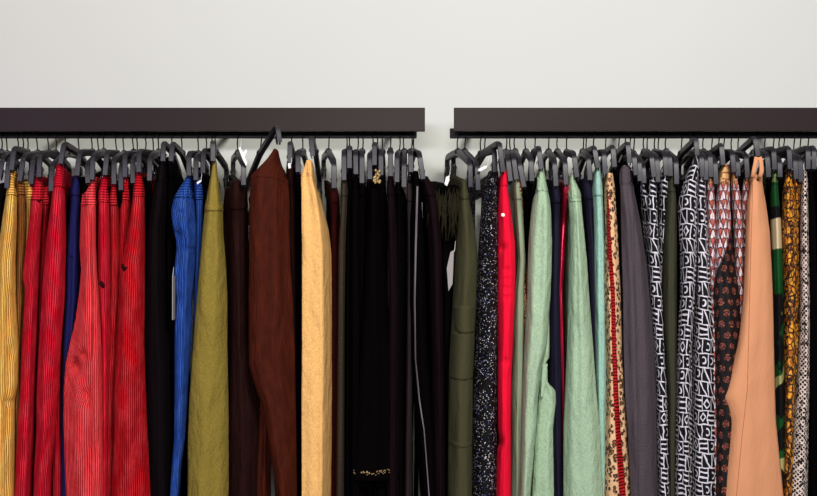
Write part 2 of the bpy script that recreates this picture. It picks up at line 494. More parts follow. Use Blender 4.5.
def build_hanger(k, label, group):
    h = HG[k]; f, hook, dr = h['front'], h['hook'], h['dir']
    zb = ZB + rng.uniform(-.003, .003)
    tilt = f.z - (zb - h['s']); h['tilt'] = max(-.1, min(.1, tilt))
    zbk = zb - h['s'] - h['tilt']
    back = hook + dr * h['reach']; back.z = zbk
    side = Vector((dr.y, -dr.x, 0))
    r = empty('clip_hanger', (hook.x, hook.y, zb), label, 'hanger', group)
    V, Fc = [], []
    boss = Vector((hook.x, hook.y, zb))
    lift = Vector((0, 0, .004))
    path = [h['foot'], h['foot'].lerp(f, .35) + dr * -.001, h['foot'].lerp(f, .8), f.lerp(h['foot'], .07) + dr * .0015, f + dr * .007 + Vector((0, 0, .0006)),
            f.lerp(boss, .12) + lift * .2, f.lerp(boss, .5) + lift * .5, f.lerp(boss, .85) + lift * .3, boss,
            back.lerp(boss, .85) + lift * .3, back.lerp(boss, .5) + lift * .5, back.lerp(boss, .1), back - dr * .004 - Vector((0, 0, .003)),
            back + Vector((0, 0, -.015)), back + Vector((0, 0, -.058))]
    sweep(path, .0142, [.0055] * 4 + [.0085] + [.020] * 7 + [.0085] + [.0055] * 2, side, V, Fc)
    ellipsoid(boss + Vector((0, 0, .003)), .0105, .0135, .0105, V, Fc)
    bd = mesh_obj('body', V, Fc, MT['plastic'], r)
    bd.data.set_sharp_from_angle(angle=.5)
    V, Fc = [], []
    t = rng.uniform(-.004, .004)
    P = []
    for (s, z) in ((0, zb + .008), (0, zb + .02), (-.002, RAIL_B - .012), (-.0085, RAIL_B - .004), (-.0115, RAIL_B + .006), (-.0115, RAIL_T - .004),
                   (-.0085, RAIL_T + .004), (-.003, RAIL_T + .0062), (.004, RAIL_T + .0058), (.0095, RAIL_T + .002), (.0115, RAIL_T - .006), (.0118, RAIL_T - .014)):
        lean = t * max(0, 1 - abs(z - (RAIL_B - .01)) / .04)
        P.append((hook.x + dr.x * s + lean, hook.y + dr.y * s, z))
    tube(P, .0019, V, Fc, 8)
    mesh_obj('hook', V, Fc, MT['steel'], r)
    for (top, foot, sgn) in ((f, h['foot'], 1), (back, back + Vector((0, 0, -.058)), -1)):
        V, Fc = [], []
        for q in (-1, 1):
            a = top.lerp(foot, .52) + dr * (.0105 * sgn) + side * (q * .0048); b = foot + dr * (.0105 * sgn) + side * (q * .0032) + Vector((0, 0, -.006))
            sweep([a, a.lerp(b, .5) + side * (q * .0012), b], .011, .0028, dr, V, Fc)
        c = mesh_obj('clip', V, Fc, MT['plastic'], r)
        V, Fc = [], []
        mid = top.lerp(foot, .62) + dr * (.012 * sgn)
        P = []
        for i in range(13):
            an = -.3 + (math.pi + .6) * i / 12
            P.append(mid + side * (.0092 * math.cos(an)) + Vector((0, 0, .010 * math.sin(an) - .004)) - dr * (.004 * sgn * math.sin(an)))
        tube(P, .0011, V, Fc, 6)
        mesh_obj('spring', V, Fc, MT['spring'], c)
    return r

# ------------------------------------------------------------------ trousers
def parse(s):
    a = np.array([[float(v) for v in r.split()] for r in s.split(';')])
    return a

class Cloth:
    """front surface of one hanging garment, measured as left and right edge at each height"""
    def __init__(s, rows, d, ridge, vl, vr, pw, seed, fold, hem, h):
        r = parse(rows) if isinstance(rows, str) else rows
        s.y0 = r[0, 0]; s.hem = hem; s.d = d; s.h = h
        yy = np.arange(s.y0, hem + .1, 1.0)
        xl = np.interp(yy, r[:, 0], r[:, 1]); xr = np.interp(yy, r[:, 0], r[:, 2])
        k = np.ones(5) / 5
        def sm(a):
            e = np.concatenate([[a[0]] * 2, a, [a[-1]] * 2]); return np.convolve(e, k, 'valid')
        s.yy, s.xl, s.xr = yy, sm(xl), sm(xr)
        s.ridge, s.vl, s.vr, s.pw, s.fold = ridge, vl, vr, pw, fold; s.rear = False
        rg = np.random.RandomState(seed)
        s.ph = rg.uniform(0, 6.28, 12); s.fr = rg.uniform(.6, 1.4, 12)
        dr = h['dir']; s.slope = dr.x / dr.y
        s.tilt = 0.0; s.dents = []; s.dh = h['d'] + .010
    def dl(s, py):
        if s.rear: return s.d
        t = min(1.0, max(0.0, (py - s.y0 - 8) / 34)); t = t * t * (3 - 2 * t)
        return s.dh + (s.d - s.dh) * t
    def edges(s, py):
        return np.interp(py, s.yy, s.xl), np.interp(py, s.yy, s.xr)
    def point(s, py, a, off=0.0, grow=0.0):
        xl, xr = s.edges(py); mid = (xl + xr) / 2; half = (xr - xl) / 2 + grow
        d = s.dl(py); hw = half * d / F
        q = min(1.0, hw / .022)
        if a < s.ridge: v = s.vl * q * ((s.ridge - a) / (s.ridge + 1)) ** s.pw
        else: v = s.vr * q * ((a - s.ridge) / (1 - s.ridge)) ** s.pw
        z = (CY - py) * s.d / F
        t = min(1.0, max(0.0, (py - s.y0) / 45))
        A = s.fold * (.35 + .65 * t) * min(1.0, hw / .02)
        w = (math.sin(5.2 * s.fr[0] * a + s.ph[0] + 2.2 * z * s.fr[1]) + .6 * math.sin(8.5 * s.fr[2] * a + s.ph[1] - 4 * z * s.fr[3])
             + .55 * math.sin(17 * s.fr[4] * z + 2.5 * a + s.ph[2]) + .3 * math.sin(41 * s.fr[5] * z - 3.5 * a * s.fr[6] + s.ph[3]))
        px = mid + a * half
        Y = d + v + A * w * (1 - .55 * a * a) - off
        for (qx, qy, rx, ry, dep) in s.dents:
            Y += dep * math.exp(-((px - qx) / rx) ** 2 - ((py - qy) / ry) ** 2)
        return ((px - CX) * Y / F, Y, CZ + (CY - py) * s.d / F), hw

def loft(rings, uvs, closed_bottom=True):
    k = len(rings[0]); V = [p for r in rings for p in r]; U = [u for r in uvs for u in r]
    Fc = []
    for i in range(len(rings) - 1):
        for j in range(k):
            Fc.append((i * k + j, (i + 1) * k + j, (i + 1) * k + (j + 1) % k, i * k + (j + 1) % k))
    Fc.append(tuple(range(k)))
    Fc.append(tuple((len(rings) - 1) * k + j for j in reversed(range(k))))
    return V, Fc, U

AS = np.concatenate([[-1, -.93], np.linspace(-.82, .82, 13), [.93, 1]])
def front_tube(cl, y0, y1, back, step=3.0, grow=0.0, off=0.0, bw0=.0075):
    rings, uvs = [], []
    n = max(3, int(round((y1 - y0) / step)) + 1)
    for py in np.linspace(y0, y1, n):
        ring, uv = [], []
        acc = 0; prev = None; arcs = []
        for a in AS:
            p, hw = cl.point(py, a, off, grow)
            if prev is not None: acc += math.hypot(p[0] - prev[0], p[1] - prev[1])
            arcs.append(acc); ring.append(p); prev = p
        zero = np.interp(cl.ridge, AS, arcs)
        z = ring[0][2]
        uv = [(s - zero, z) for s in arcs]
        bw = min(hw * .75, bw0)
        vm = max(cl.vl, cl.vr) * min(1, hw / .022)
        xl, xr = cl.edges(py); xc = ((xl + xr) / 2 - CX) * cl.d / F
        b1 = min(vm + .035 + hw * .35, back - .05)
        pts = []
        for (v, w) in ((b1 * .55 + vm * .45, max(bw, hw * .72)), (b1, bw), ((b1 + back) / 2, bw), (back - .006, bw * .9)):
            pts.append((v, w))
        acc_r = arcs[-1]
        ray = ((xl + xr) / 2 - CX) / F
        cen = lambda v: xc + ray * min(v, b1) + cl.slope * max(0, v - b1)
        dd = cl.dl(py); sh = lambda v: dd + v + (cl.d - dd) * min(1, v / back)
        R = [(cen(v) + w, sh(v), z) for v, w in pts]
        L = [(cen(v) - w, sh(v), z) for v, w in reversed(pts)]
        prev = ring[-1]
        for p in R:
            acc_r += math.hypot(p[0] - prev[0], p[1] - prev[1]); prev = p; uv.append((acc_r - zero, z))
        lw = []
        prev = ring[0]; acc_l = arcs[0]
        for p in reversed(L):
            acc_l -= math.hypot(p[0] - prev[0], p[1] - prev[1]); prev = p; lw.append((acc_l - zero, z))
        ring = ring + R + L; uv = uv + list(reversed(lw))
        # the pair hangs along the (tilted) hanger
        tl = cl.tilt
        ring = [(x, y, zz + tl * (max(0, y - cl.d - .02) if False else max(0.0, y - cl.d))) for x, y, zz in ring]
        rings.append(ring); uvs.append(uv)
    return rings, uvs

def back_tube(cl, y0, y1, v0, v1, hw, seed):
    rings, uvs = [], []
    rg = np.random.RandomState(seed); ph = rg.uniform(0, 6.28, 3)
    xl, xr = cl.edges(cl.y0 + 60); xc0 = ((xl + xr) / 2 - CX) * cl.d / F
    for py in np.linspace(y0, y1, 40):
        z = CZ + (CY - py) * cl.d / F
        t = min(1, (py - y0) / 120.)
        w = hw * (.35 + .65 * t) + .002 * math.sin(12 * z + ph[0])
        ring, uv = [], []
        for j in range(14):
            an = 2 * math.pi * j / 14
            v = (v0 + v1) / 2 - math.cos(an) * (v1 - v0) / 2
            u = w * math.sin(an) * (1 - .3 * math.cos(an))
            ring.append((xc0 + cl.slope * v + u + .003 * math.sin(7 * z + ph[1]), cl.d + v, z + cl.tilt * v)); uv.append((j * .012, z))
        rings.append(ring); uvs.append(uv)
    return rings, uvs

def patch(g, rows, name, mat, off=.0035, cols=5, step=2.5, thick=.0018, smooth=True, ends=False):
    """a panel lying on the front of a garment (flap, tape, pocket mouth), following its surface"""
    cl, root = g['cl'], g['root']
    r = parse(rows)
    n = max(3, int((r[-1, 0] - r[0, 0]) / step) + 1)
    yy = np.linspace(r[0, 0], r[-1, 0], n)
    A, B = [], []
    for py in yy:
        l, rr = np.interp(py, r[:, 0], r[:, 1]), np.interp(py, r[:, 0], r[:, 2])
        xl, xr = cl.edges(py); mid = (xl + xr) / 2; half = (xr - xl) / 2
        for j in range(cols):
            a = max(-1., min(1., ((l + (rr - l) * j / (cols - 1)) - mid) / half))
            p, _ = cl.point(py, a, off); A.append(p)
            p2, _ = cl.point(py, a, off - thick - .004); B.append(p2)
    V = A + B; m = len(A); Fc = []
    for i in range(n - 1):
        for j in range(cols - 1):
            q = (i * cols + j, (i + 1) * cols + j, (i + 1) * cols + j + 1, i * cols + j + 1)
            Fc.append(q); Fc.append(tuple(m + v for v in reversed(q)))
    ring = [i * cols for i in range(n)] + [(n - 1) * cols + j for j in range(1, cols)] + [i * cols + cols - 1 for i in reversed(range(n - 1))] + [j for j in reversed(range(1, cols - 1))]
    for a, b in zip(ring, ring[1:] + ring[:1]): Fc.append((a, m + a, m + b, b))
    uv = [((p[0]), p[2]) for p in V]
    return mesh_obj(name, V, Fc, mat, root, uv)

GAR = {}
_seed = [10]
def trousers(key, hk, label, ref, rows, mat, d=3.015, wy=None, name='trousers', wmat=None, ridge=None, vl=None, vr=None, pw=2.3, fold=.0028,
             hem=None, group=None, dents=(), rear=None, reard=3.12, cat='trousers', rmat=None):
    _seed[0] += 1; sd = _seed[0]
    h = HG[hk]; r = parse(rows)
    left = r[:, 1].mean() < CX
    if d > 3.02: d = 3.025 + (d - 3.02) * 1.6
    if ridge is None: ridge = -.25 if left else .25
    if vl is None: vl = .030 if left else .055
    if vr is None: vr = .055 if left else .030
    if hem is None: hem = 536 + (sd * 7) % 19
    cl = Cloth(rows, d, ridge, vl, vr, pw, sd, fold, hem, h)
    d0 = d
    cl.dents = list(dents)
    y0 = cl.y0
    wy = y0 + 17 if wy is None else wy
    grp = group or ('trousers on the left rail' if left else 'trousers on the right rail')
    root = empty(name, W((r[0, 1] + r[0, 2]) / 2, y0, d), label, cat, grp)
    g = dict(cl=cl, root=root, ref=ref, hk=hk)
    h.setdefault('tilt', 0.0)
    cl.tilt = max(-.35, min(.35, -2 * g_tilt(h) / (2 * HALF)))
    V, Fc, U = loft(*front_tube(cl, y0, wy, 0.365, 2.5, .35, .0022, .008))
    mesh_obj('waistband', V, Fc, MT[wmat] if wmat else mat_w(mat), root, U)
    V, Fc, U = loft(*front_tube(cl, wy - 2, hem, .195))
    mesh_obj('leg', V, Fc, MT[mat], root, U)
    if rear:
        c2 = Cloth(rear, reard, 0, .02, .02, 1.6, sd + 300, fold, hem, h); c2.tilt = 0; c2.rear = True
        V, Fc, U = loft(*front_tube(c2, c2.y0, hem, .36 - (reard - d)))
        mesh_obj('leg', V, Fc, MT[rmat or mat], root, U)
    else:
        V, Fc, U = loft(*back_tube(cl, wy - 2, hem, .185, .36, .0075, sd))
        mesh_obj('leg', V, Fc, MT[mat], root, U)
    GAR[key] = g
    return g
def mat_w(m): return MT.get(m + '_w', MT[m])
def g_tilt(h):
    f = h['front']; t = f.z - (ZB - h['s']); return max(-.1, min(.1, t))

T = trousers
# ---- left rail, from the left edge of the picture
T('black_edge', '2', 'added black trousers filling the dark left edge behind the front mustard corduroy', 'added black trousers at the left edge', '184 4 9;196 0 10;230 -4 8;560 -16 2', 'black', 3.06)  # added black pair, keeps the left edge dark
T('mustard1', '3', 'mustard yellow wide-wale corduroy trousers at the far left end of the left rail', 'front mustard corduroy trousers', '168 9 13.5;174 8 14.5;194 6 17;220 2 17;260 -3 15.5;300 -6 16;345 -9 18.5;385 -9 18;402 -9 15;560 -10 14', 'mustard', 2.985, 194, 'corduroy_trousers', fold=.004, dents=((8, 403, 8, 4, .014), (12, 350, 4, 10, .01)))
T('brownc', '4', 'golden brown corduroy trousers squeezed between two mustard corduroy pairs', 'golden brown corduroy trousers', '178 18 22;192 17 26;220 16 28;250 15 27;300 14 25;345 13 23;560 10 21', 'brownc', 3.04, 196, 'corduroy_trousers')
T('mustard2', '5', 'second mustard corduroy trousers, a narrow strip left of the red pairs', 'narrow mustard corduroy trousers', '182 28 32;200 27 33;260 25 31.5;560 20 29', 'mustard', 3.055, 200, 'corduroy_trousers')
T('red1', '6', 'red corduroy trousers with a crumpled waistband beside the mustard pairs', 'red corduroy trousers beside the mustard pairs', '174 36 40;180 34 41;186 32 44;200 31 43;230 28 41;262 24 39.5;276 22.5 39;290 25 38.5;320 23.5 37.5;345 22 36.5;394 20 35;430 17.5 34;560 11 30', 'red', 3.0, 200, 'corduroy_trousers')
T('redback', '7', 'dark red corduroy trousers deep between two brighter red pairs at the left', 'recessed dark red corduroy trousers', '188 46 50;200 43 49.5;235 41 47.5;300 37 44;560 31 41', 'redx', 3.06, 206, 'corduroy_trousers')
T('redtall', '8', 'bright red corduroy trousers hung highest, just left of the navy pair', 'highest bright red corduroy trousers', '161 58 62.5;164 56.5 63;176 54.5 64;200 51 65.5;240 46 66;294 41.5 65;320 40.5 63;350 38.5 61;394 36.5 59;430 36.5 55.5;470 34 52;560 31 49', 'red', 2.975, 186, 'corduroy_trousers', rear='186 52 60;300 50 60;400 52 60;430 53 60;560 52 63', reard=3.07)
T('navy1', '9', 'navy blue cotton trousers hanging between red and coral corduroy', 'navy blue trousers', '176 75 78;181 74.5 78.5;190 71.5 79.5;260 66 80.5;300 65.5 79;345 63 77;420 61 71;560 61 68', 'navy', 3.035, 196)
T('coral', '11', 'faded coral red corduroy trousers with a wide flared leg right of the navy pair', 'faded coral corduroy trousers', '176 91 94;182 88 94.5;190 83 95;205 81 96;245 79.5 96;270 81 97;294 79 99;320 75.5 100.5;345 70 101.5;365 65.5 102;394 63.5 102.5;430 63.5 103;560 68 105', 'coral', 2.985, 206, 'corduroy_trousers', ridge=.5, vl=.04, vr=.03, fold=.004, dents=((77, 368, 4.5, 8, .05), (83, 356, 3, 6, .03), (87, 396, 2, 8, .02)))
T('black_a', '10', 'added black trousers filling the dark gap behind the faded coral corduroy trousers', 'added black trousers behind the coral corduroy', '180 85 89;200 82 90;560 72 88', 'black', 3.09)  # added black pair, stands in for the dark crevice behind the coral one
T('red2', '12', 'slim red corduroy trousers with a pocket slit right of the faded coral pair', 'slim red corduroy trousers with a pocket slit', '172 103.5 106.5;180 102 107;190 99 108;200 98.5 109;240 98 110;294 98.5 110.5;330 101 110;394 102 108;560 102 107', 'red', 3.005, 202, 'corduroy_trousers')
T('red3', '13', 'dull red corduroy trousers behind the slim pair with a pocket slit', 'dull red corduroy trousers', '181 113 116;200 109.5 118.5;250 110 119.5;294 110 119.5;330 108 118;394 104.5 116;560 103 112', 'redx', 3.025, 206, 'corduroy_trousers')
T('black_b', '14', 'added black trousers filling the dark gap between the dull red and deep red corduroy', 'added black trousers between dull and deep red corduroy', '188 119 122;210 117 123;560 112 120', 'black', 3.09)  # added black filler for the dark gap between two reds
T('red4', '15', 'deep red corduroy trousers half covered by the flared red pair', 'deep red corduroy trousers', '174 123.5 127.5;180 122 129;190 120.5 132;205 119.5 131;240 119 129;294 117 125;394 112 120;560 106 116', 'red2', 3.035, 202, 'corduroy_trousers')
T('black_c', '16', 'added black trousers filling the dark crevice behind the flared red pair', 'added black trousers behind the flared red corduroy', '181 131 134;205 129 135;560 124 136', 'black', 3.09)  # added black filler for the shaded crevice behind the flared pair
T('redfront', '17', 'red corduroy trousers flaring at the hem, last red pair before the black ones', 'flared red corduroy trousers', '169 137.5 140.5;174 136.5 141;185 134 144;195 133 144.5;230 128 145;262 121.5 145;268 120.5 145;275 121 145;345 118 144.5;394 114.5 146;440 114 148;560 112 154', 'red2', 2.98, 196, 'corduroy_trousers')
T('black_d', '18', 'added black trousers filling the dark crevice right of the flared red pair', 'added black trousers tucked beside the flared red pair', '179 148 151;200 146 152;560 146 156', 'black', 3.08)  # added black filler, darkens the crevice beside the flared pair
T('blk1', '19', 'soft black twill trousers with a crease, between red and blue corduroy', 'soft black twill trousers with a crease', '158 160 166;166 157.5 167;190 153 167;230 147.5 165;294 146 166;350 145.8 170;420 148 172;560 153 171', 'black2', 3.0, 180)
T('blk2', '20', 'black trousers right behind the soft twill pair, left of the blue corduroy', 'black trousers left of the blue corduroy', '158 169 174;180 166 176;240 164 178;300 164 177;560 164 176', 'black', 3.05, 178)
T('blue1', '21', 'bright blue corduroy trousers with a crumpled hip', 'crumpled bright blue corduroy trousers', '173 187.5 190.5;178 186 191.5;186 180 193;195 174.5 194;210 171 195;225 172.5 196;240 176 196;248 176.5 195.5;262 175 195;272 174 194.5;300 176.5 192;330 174.5 192;394 174.5 188;440 174 185;470 171.5 181;560 166 173', 'blue', 2.99, 197, 'corduroy_trousers', fold=.006, dents=((181, 214, 5, 4, .02), (190, 224, 4, 5, .015), (178, 234, 4, 4, .018), (188, 250, 5, 3, .015), (180, 300, 4, 6, .012), (183, 395, 4, 6, .01)))
T('blue2', '22', 'second blue corduroy trousers, a thin strip beside the khaki pair', 'thin strip of blue corduroy trousers', '178 196 200;184 195.5 202;200 195.5 203;225 196 203;260 195 201;560 188 194', 'blue', 3.04, 200, 'corduroy_trousers')
T('blk3', '23', 'added black trousers filling the dark gap between the blue corduroy and the khaki linen', 'added black trousers beside the khaki linen', '170 201 205;200 198 206;560 184 198', 'black', 3.09)  # added black pair filling the dark gap before the khaki
T('khaki', '24', 'khaki green linen trousers with a folded waistband', 'khaki linen trousers', '158 213 216;164 212.5 216.5;175 210.5 218;190 208 220;205 205 223;230 202.5 223.5;260 200 226;294 197 227.5;345 193 227.5;394 189.5 228.5;430 188 229;560 187 229', 'khaki', 2.985, 208, 'linen_trousers', ridge=-.1, fold=.004)
T('dbrown1', '25', 'dark brown velvet trousers between the khaki linen and rust brown corduroy', 'dark brown velvet trousers', '182 230 246;192 228.5 247;210 229 248;260 230 249;340 231 250;380 230 256;420 229 262;560 229 258', 'dbrown', 3.03, 210, rear='188 225 246;206 223 246;400 226 244;440 232 240;470 233 241;560 228 241', reard=3.10, rmat='dbrown')
T('brown', '26', 'rust brown fine corduroy trousers turned to show their wide side', 'rust brown corduroy trousers', '144 274 278;150 269 280;160 259.5 285;171 250.5 288;190 250 289.5;220 249 289.5;260 249 290.5;294 248.5 293;345 248.8 295;362 248.8 295;378 253 295.3;394 258.5 295.5;405 263 295.8;430 267 296.3;496 277 297;560 286 299', 'brown', 2.98, 176, 'corduroy_trousers', ridge=-.55, vl=.02, vr=.05, rear='176 258 284;300 256 284;400 260 284;420 258.5 270;496 254 271;560 250 272', reard=3.07)
T('dbrown2', '27', 'second dark brown velvet trousers, a thin strip right of the rust corduroy', 'thin strip of dark brown velvet trousers', '162 288.5 292;170 287 294;200 288 295;300 291 296;560 292 299', 'dbrown', 3.05, 186)
T('blk4', '28', 'black trousers between the dark brown velvet and the tan linen', 'black trousers left of the tan linen', '170 296 300;190 295 301;560 296 303', 'black', 3.08)
T('tan', '29', 'sandy tan linen trousers, the palest pair on the left rail', 'sandy tan linen trousers', '155 307 313;159 305.5 314;165 303 315.5;172 301 317;180 301 319;190 301.5 322;220 301.5 329;245 302 332;270 302 332.5;345 302 333;394 301.5 333;560 302 331', 'tan', 2.98, 172, 'linen_trousers', ridge=.28, vl=.012, vr=.11, pw=1.15, fold=.0025)
T('maroon', '30', 'dark maroon trousers hanging right beside the tan linen pair', 'dark maroon trousers', '186 331.5 336;196 330.5 339;250 331 341;560 330 340', 'dmaroon', 3.05, 204)
T('tweed', '31', 'grey-brown tweed trousers, a narrow strip right of the tan linen', 'grey-brown tweed trousers', '178 341.5 347;186 341 347.5;210 341 347;230 339.5 346;250 338.5 345.5;330 338 344.5;560 336 344', 'tweed', 3.01, 196)
B = 'black'
T('b1', '32', 'black trousers, first black pair right of the grey-brown tweed', 'first black trousers after the tweed', '165 348 351;190 345.5 353;560 344 353', B, 3.04)
T('b2', '33', 'black trousers, second black pair right of the grey-brown tweed', 'second black trousers after the tweed', '171 354 358;195 351 361;560 350 362', B, 3.02)
T('b3', '34', 'black trousers, third black pair right of the grey-brown tweed', 'third black trousers after the tweed', '180 361 365;200 358 367;560 357 369', B, 3.04)
T('b4', '35', 'black trousers just left of the pair with a gold waist ornament', 'black trousers left of the gold ornament pair', '176 368 372;200 365 374;560 364 375', B, 3.05)
T('b5', '36', 'black cropped trousers with a pale gold waist ornament and beaded gold hem', 'black cropped trousers with a gold waist ornament', '162 373 377;190 369 381;300 364 388;420 356 396;470 352 399;482 351 400', B, 3.0, hem=481, name='cropped_trousers')
T('b6', '37', 'black trousers just right of the pair with a gold waist ornament', 'black trousers right of the gold ornament pair', '172 380 384;200 377 387;560 376 390', B, 3.04)
T('plum1', '38', 'plum black trousers, a faint dark red strip among the black pairs', 'plum black trousers', '173 388.5 392.5;190 387 395;230 388 397;300 389 399;560 386 399', 'plum', 3.02, 195)
T('b7', '39', 'black trousers between the plum black and the dark umber pair', 'black trousers between plum and umber pairs', '179 396 400;200 394 407;560 396 408', B, 3.05)
T('umber', '40', 'dark umber trousers left of the black pair with grey piping', 'dark umber trousers', '184 407 411;200 407 412.5;249 408 413;560 404 412', 'umber', 3.03, 202)
T('piped', '41', 'black trousers with a thin pale grey piping down the side', 'black trousers with grey piping', '170 411 418;190 411 421;249 409 424;300 409 426;360 411 428;430 416 434;560 424 440', B, 3.0)
T('plum2', '42', 'plum black trousers at the right end of the left rail', 'plum black trousers ending the left rail', '176 420 427;184 420 433;200 424 438;249 429 442;400 432 444;560 433 446', 'plum', 3.015, 196)
# ---- right rail
T('fringe', '44', 'black trousers with dark olive fringe at the left end of the right rail', 'fringed black trousers', '186 440 458;200 434 460;215 433 458;240 434 456;300 437 456;560 438 456', B, 3.06, 198)
T('cargo', '45', 'olive green cargo trousers with a flapped leg pocket', 'olive cargo trousers', '182 461.5 466;200 459 469;225 457 474;260 455 477.5;294 453 476.5;345 450 474.5;380 448.5 473;560 447 471.5', 'olive', 3.0, 200, 'cargo_trousers', ridge=.2)
T('sequin', '46', 'black sequined trousers glittering beside the scarlet pair', 'black sequined trousers', '169 489 498;176 486 498;190 483 498;220 480 497.5;294 476 498.5;345 475 498;372 473 497;560 470 496', 'sequin', 3.0, 186)
T('scarlet', '47', 'scarlet cotton trousers with a pearl button', 'scarlet trousers with a pearl button', '169 502.5 505.5;176 501.5 506.5;190 499 508;210 497.5 511;240 497 515;270 497 515.5;294 497 515;345 498 513;372 497.5 511.5;430 498 511;442 500 511;450 497 511;560 494 511', 'scarlet', 2.985, 186, dents=((503, 247, 4, 2.5, .022), (507, 270, 4, 2, .016), (507, 279, 4, 2, .016), (507, 288, 4, 2, .016), (507, 297, 4, 2, .016), (505, 362, 4, 2, .016), (500, 442, 3, 5, .02)))
T('sage', '48', 'grey sage green trousers right of the scarlet pair', 'grey sage trousers', '178 513 518;184 514 520;200 514 521.5;230 516 524;260 518 525;294 515 524;345 513 524;394 511.5 524;560 510 523', 'sage', 3.035, 200)
T('ethnic', '49', 'sand coloured print trousers with a red and teal edge behind the mint pair', 'sand print trousers', '178 517 520;200 517 523;240 517 524;260 518 526;294 519 528;345 524 531;400 528 536;560 530 540', 'ethnic', 3.06, 196)
T('blk5', '50', 'added black trousers filling the dark gap left of the crumpled mint trousers', 'added black trousers left of the crumpled mint pair', '184 523 527;200 523 529;560 524 531', B, 3.085)  # added black filler for the dark gap left of the mint
T('blk6', '51', 'added black trousers filling the dark gap behind the crumpled mint trousers', 'added black trousers behind the crumpled mint pair', '180 531 535;205 529 536;560 527 538', B, 3.09)  # added black pair, fills the shade behind the mint
T('mint1', '52', 'mint green trousers with a gathered waist and a rolled up rear cuff', 'gathered mint trousers', '166 539 543.5;175 537.5 545;185 535.5 547;195 533 549.5;210 531 551;240 528.5 552;270 527.5 551.5;294 527 550.5;345 524.5 547;372 523 541;400 522 538;430 521.5 536;560 518 525', 'mint', 2.985, 190, fold=.004, ridge=.1,
  rear='190 538 548;300 540 549;345 542 549.5;360 541 549;363 540.5 544.5;367 540.5 547.5;383 540 547.5;391 539.5 555.5;402 538.5 556;430 535.5 553;560 529 555', reard=3.035)
T('navyp', '53', 'midnight navy trousers between the two larger mint pairs', 'midnight navy trousers', '183 553 557;200 551 560;240 551 560.5;294 549.5 559;345 549 560.5;394 549 562;560 555 564', 'navy2', 3.05, 204)
T('foil', '54', 'shiny red foil trousers showing as a thin line left of the mint pair', 'shiny red foil trousers', '182 563.5 567;200 562 567.5;260 558 565;290 557 563;345 558 564.5;420 560.5 565.5;560 562 567', 'foil', 3.07, 196)
T('mint2', '55', 'mint green trousers with a belted waist and the widest leg', 'wide mint trousers', '174 571 575;180 569 575;190 567 580;197 568 581;220 570 583;260 569 587;294 568 589;345 567 593;394 565 596.5;430 563.5 600;560 563 606', 'mint', 2.985, 197, ridge=.1, fold=.003)
T('navy3', '56', 'midnight navy trousers, a thin strip between two mint pairs', 'thin strip of midnight navy trousers', '177 584.5 588.5;184 583 590;200 583 592.5;240 587 595;294 589 596;345 591 598;560 594 603', 'navy2', 3.045, 200)
T('mint3', '57', 'pale aqua trousers tucked left of the leopard print', 'pale aqua trousers', '165 596 600;180 593 601.5;190 592 602.5;210 593.5 603.5;240 594 605;294 594 606.5;345 595 606.5;560 598 607', 'mint2', 3.025, 196)
T('leopard', '58', 'leopard print trousers with a red ribbed side stripe', 'leopard print trousers', '172 606.5 612;177 606 613.5;190 604 615;220 605 617;260 604 619;300 603.5 621;345 605.5 622;394 606 624.5;430 604 627;560 600 636', 'leopard', 3.0, 192, ridge=-.1)
T('blk7', '59', 'added black trousers filling the dark gap between the leopard print and the charcoal grey pair', 'added black trousers right of the leopard print', '165 614 618;200 613 620;560 616 624', B, 3.085)  # added black filler for the crevice right of the leopard print
T('grey', '61', 'charcoal grey wool trousers with a rounded waistband', 'charcoal grey wool trousers', '162 623 630;165 620.5 632;170 619.5 633;182 620 633.5;200 620.5 637;220 621 641;260 622 646.5;294 623 650;345 623.5 655;394 625 656.5;430 627.5 657;560 634 659', 'grey', 2.985, 182, ridge=-.1, vl=.02, vr=.05, fold=.004)
T('blk8', '62', 'added black trousers filling the dark gap between charcoal grey and geometric print', 'added black trousers right of the charcoal grey pair', '173 635 638;195 635 640;560 648 660', B, 3.08)  # added black pair filling the dark crevice beside the grey wool
T('geo0', '63', 'geometric print trousers nearest the charcoal grey pair, mostly hidden', 'geometric print trousers touching the charcoal grey', '179 640 643.5;190 640.5 647;210 641 651;240 644 654;300 650 656;560 657 662', 'geo', 3.05, 192, name='printed_trousers')
T('blk9', '64', 'added black trousers filling the dark behind the two geometric pairs next to the charcoal grey', 'added black trousers behind the first geometric prints', '181 643 646;200 643 648;560 652 664', B, 3.1)  # added black filler, keeps the space behind the prints dark
T('geo1', '65', 'black and white geometric print trousers left of the dark olive pair', 'geometric print trousers left of dark olive', '174 651 655;185 648 656;200 647 657;230 647 658;260 648 660;294 649.5 662;345 653 664;394 655.5 667;560 658 671', 'geo', 3.01, 190, name='printed_trousers')
T('geo2', '67', 'geometric print trousers half hidden behind the dark olive pair', 'geometric print trousers behind dark olive', '173 662 667;180 660.5 668;200 659 667;240 658.5 667;300 660 667;560 664 671', 'geo', 3.045, 190, name='printed_trousers')
T('dolive', '68', 'plain dark olive trousers between the geometric prints', 'dark olive trousers', '173 668.5 673;180 667.5 675;200 666.5 676.5;240 663 677;294 661.5 677;345 664 677;394 667 677;430 668 676;560 669 675', 'dolive', 3.02, 192)
T('geobig', '70', 'geometric print trousers hung highest, with a slanted waistband', 'highest geometric print trousers', '154 695 698;160 692 698.5;170 687 698.5;180 682 698;200 677.5 697.5;230 679 697;260 680 696.5;294 680 695;345 677 692;394 676 692;430 675 692;560 672 692', 'geo', 2.985, 176, name='printed_trousers', ridge=.3)
T('geo4', '71', 'geometric print trousers with two legs showing beside the coral floral', 'geometric print trousers beside the coral floral', '174 700 704;185 698 706;200 696 706;240 696 708;294 695.5 711;345 692 715.5;394 691 716;560 690 717', 'geo', 3.02, 192, name='printed_trousers', ridge=-.1)
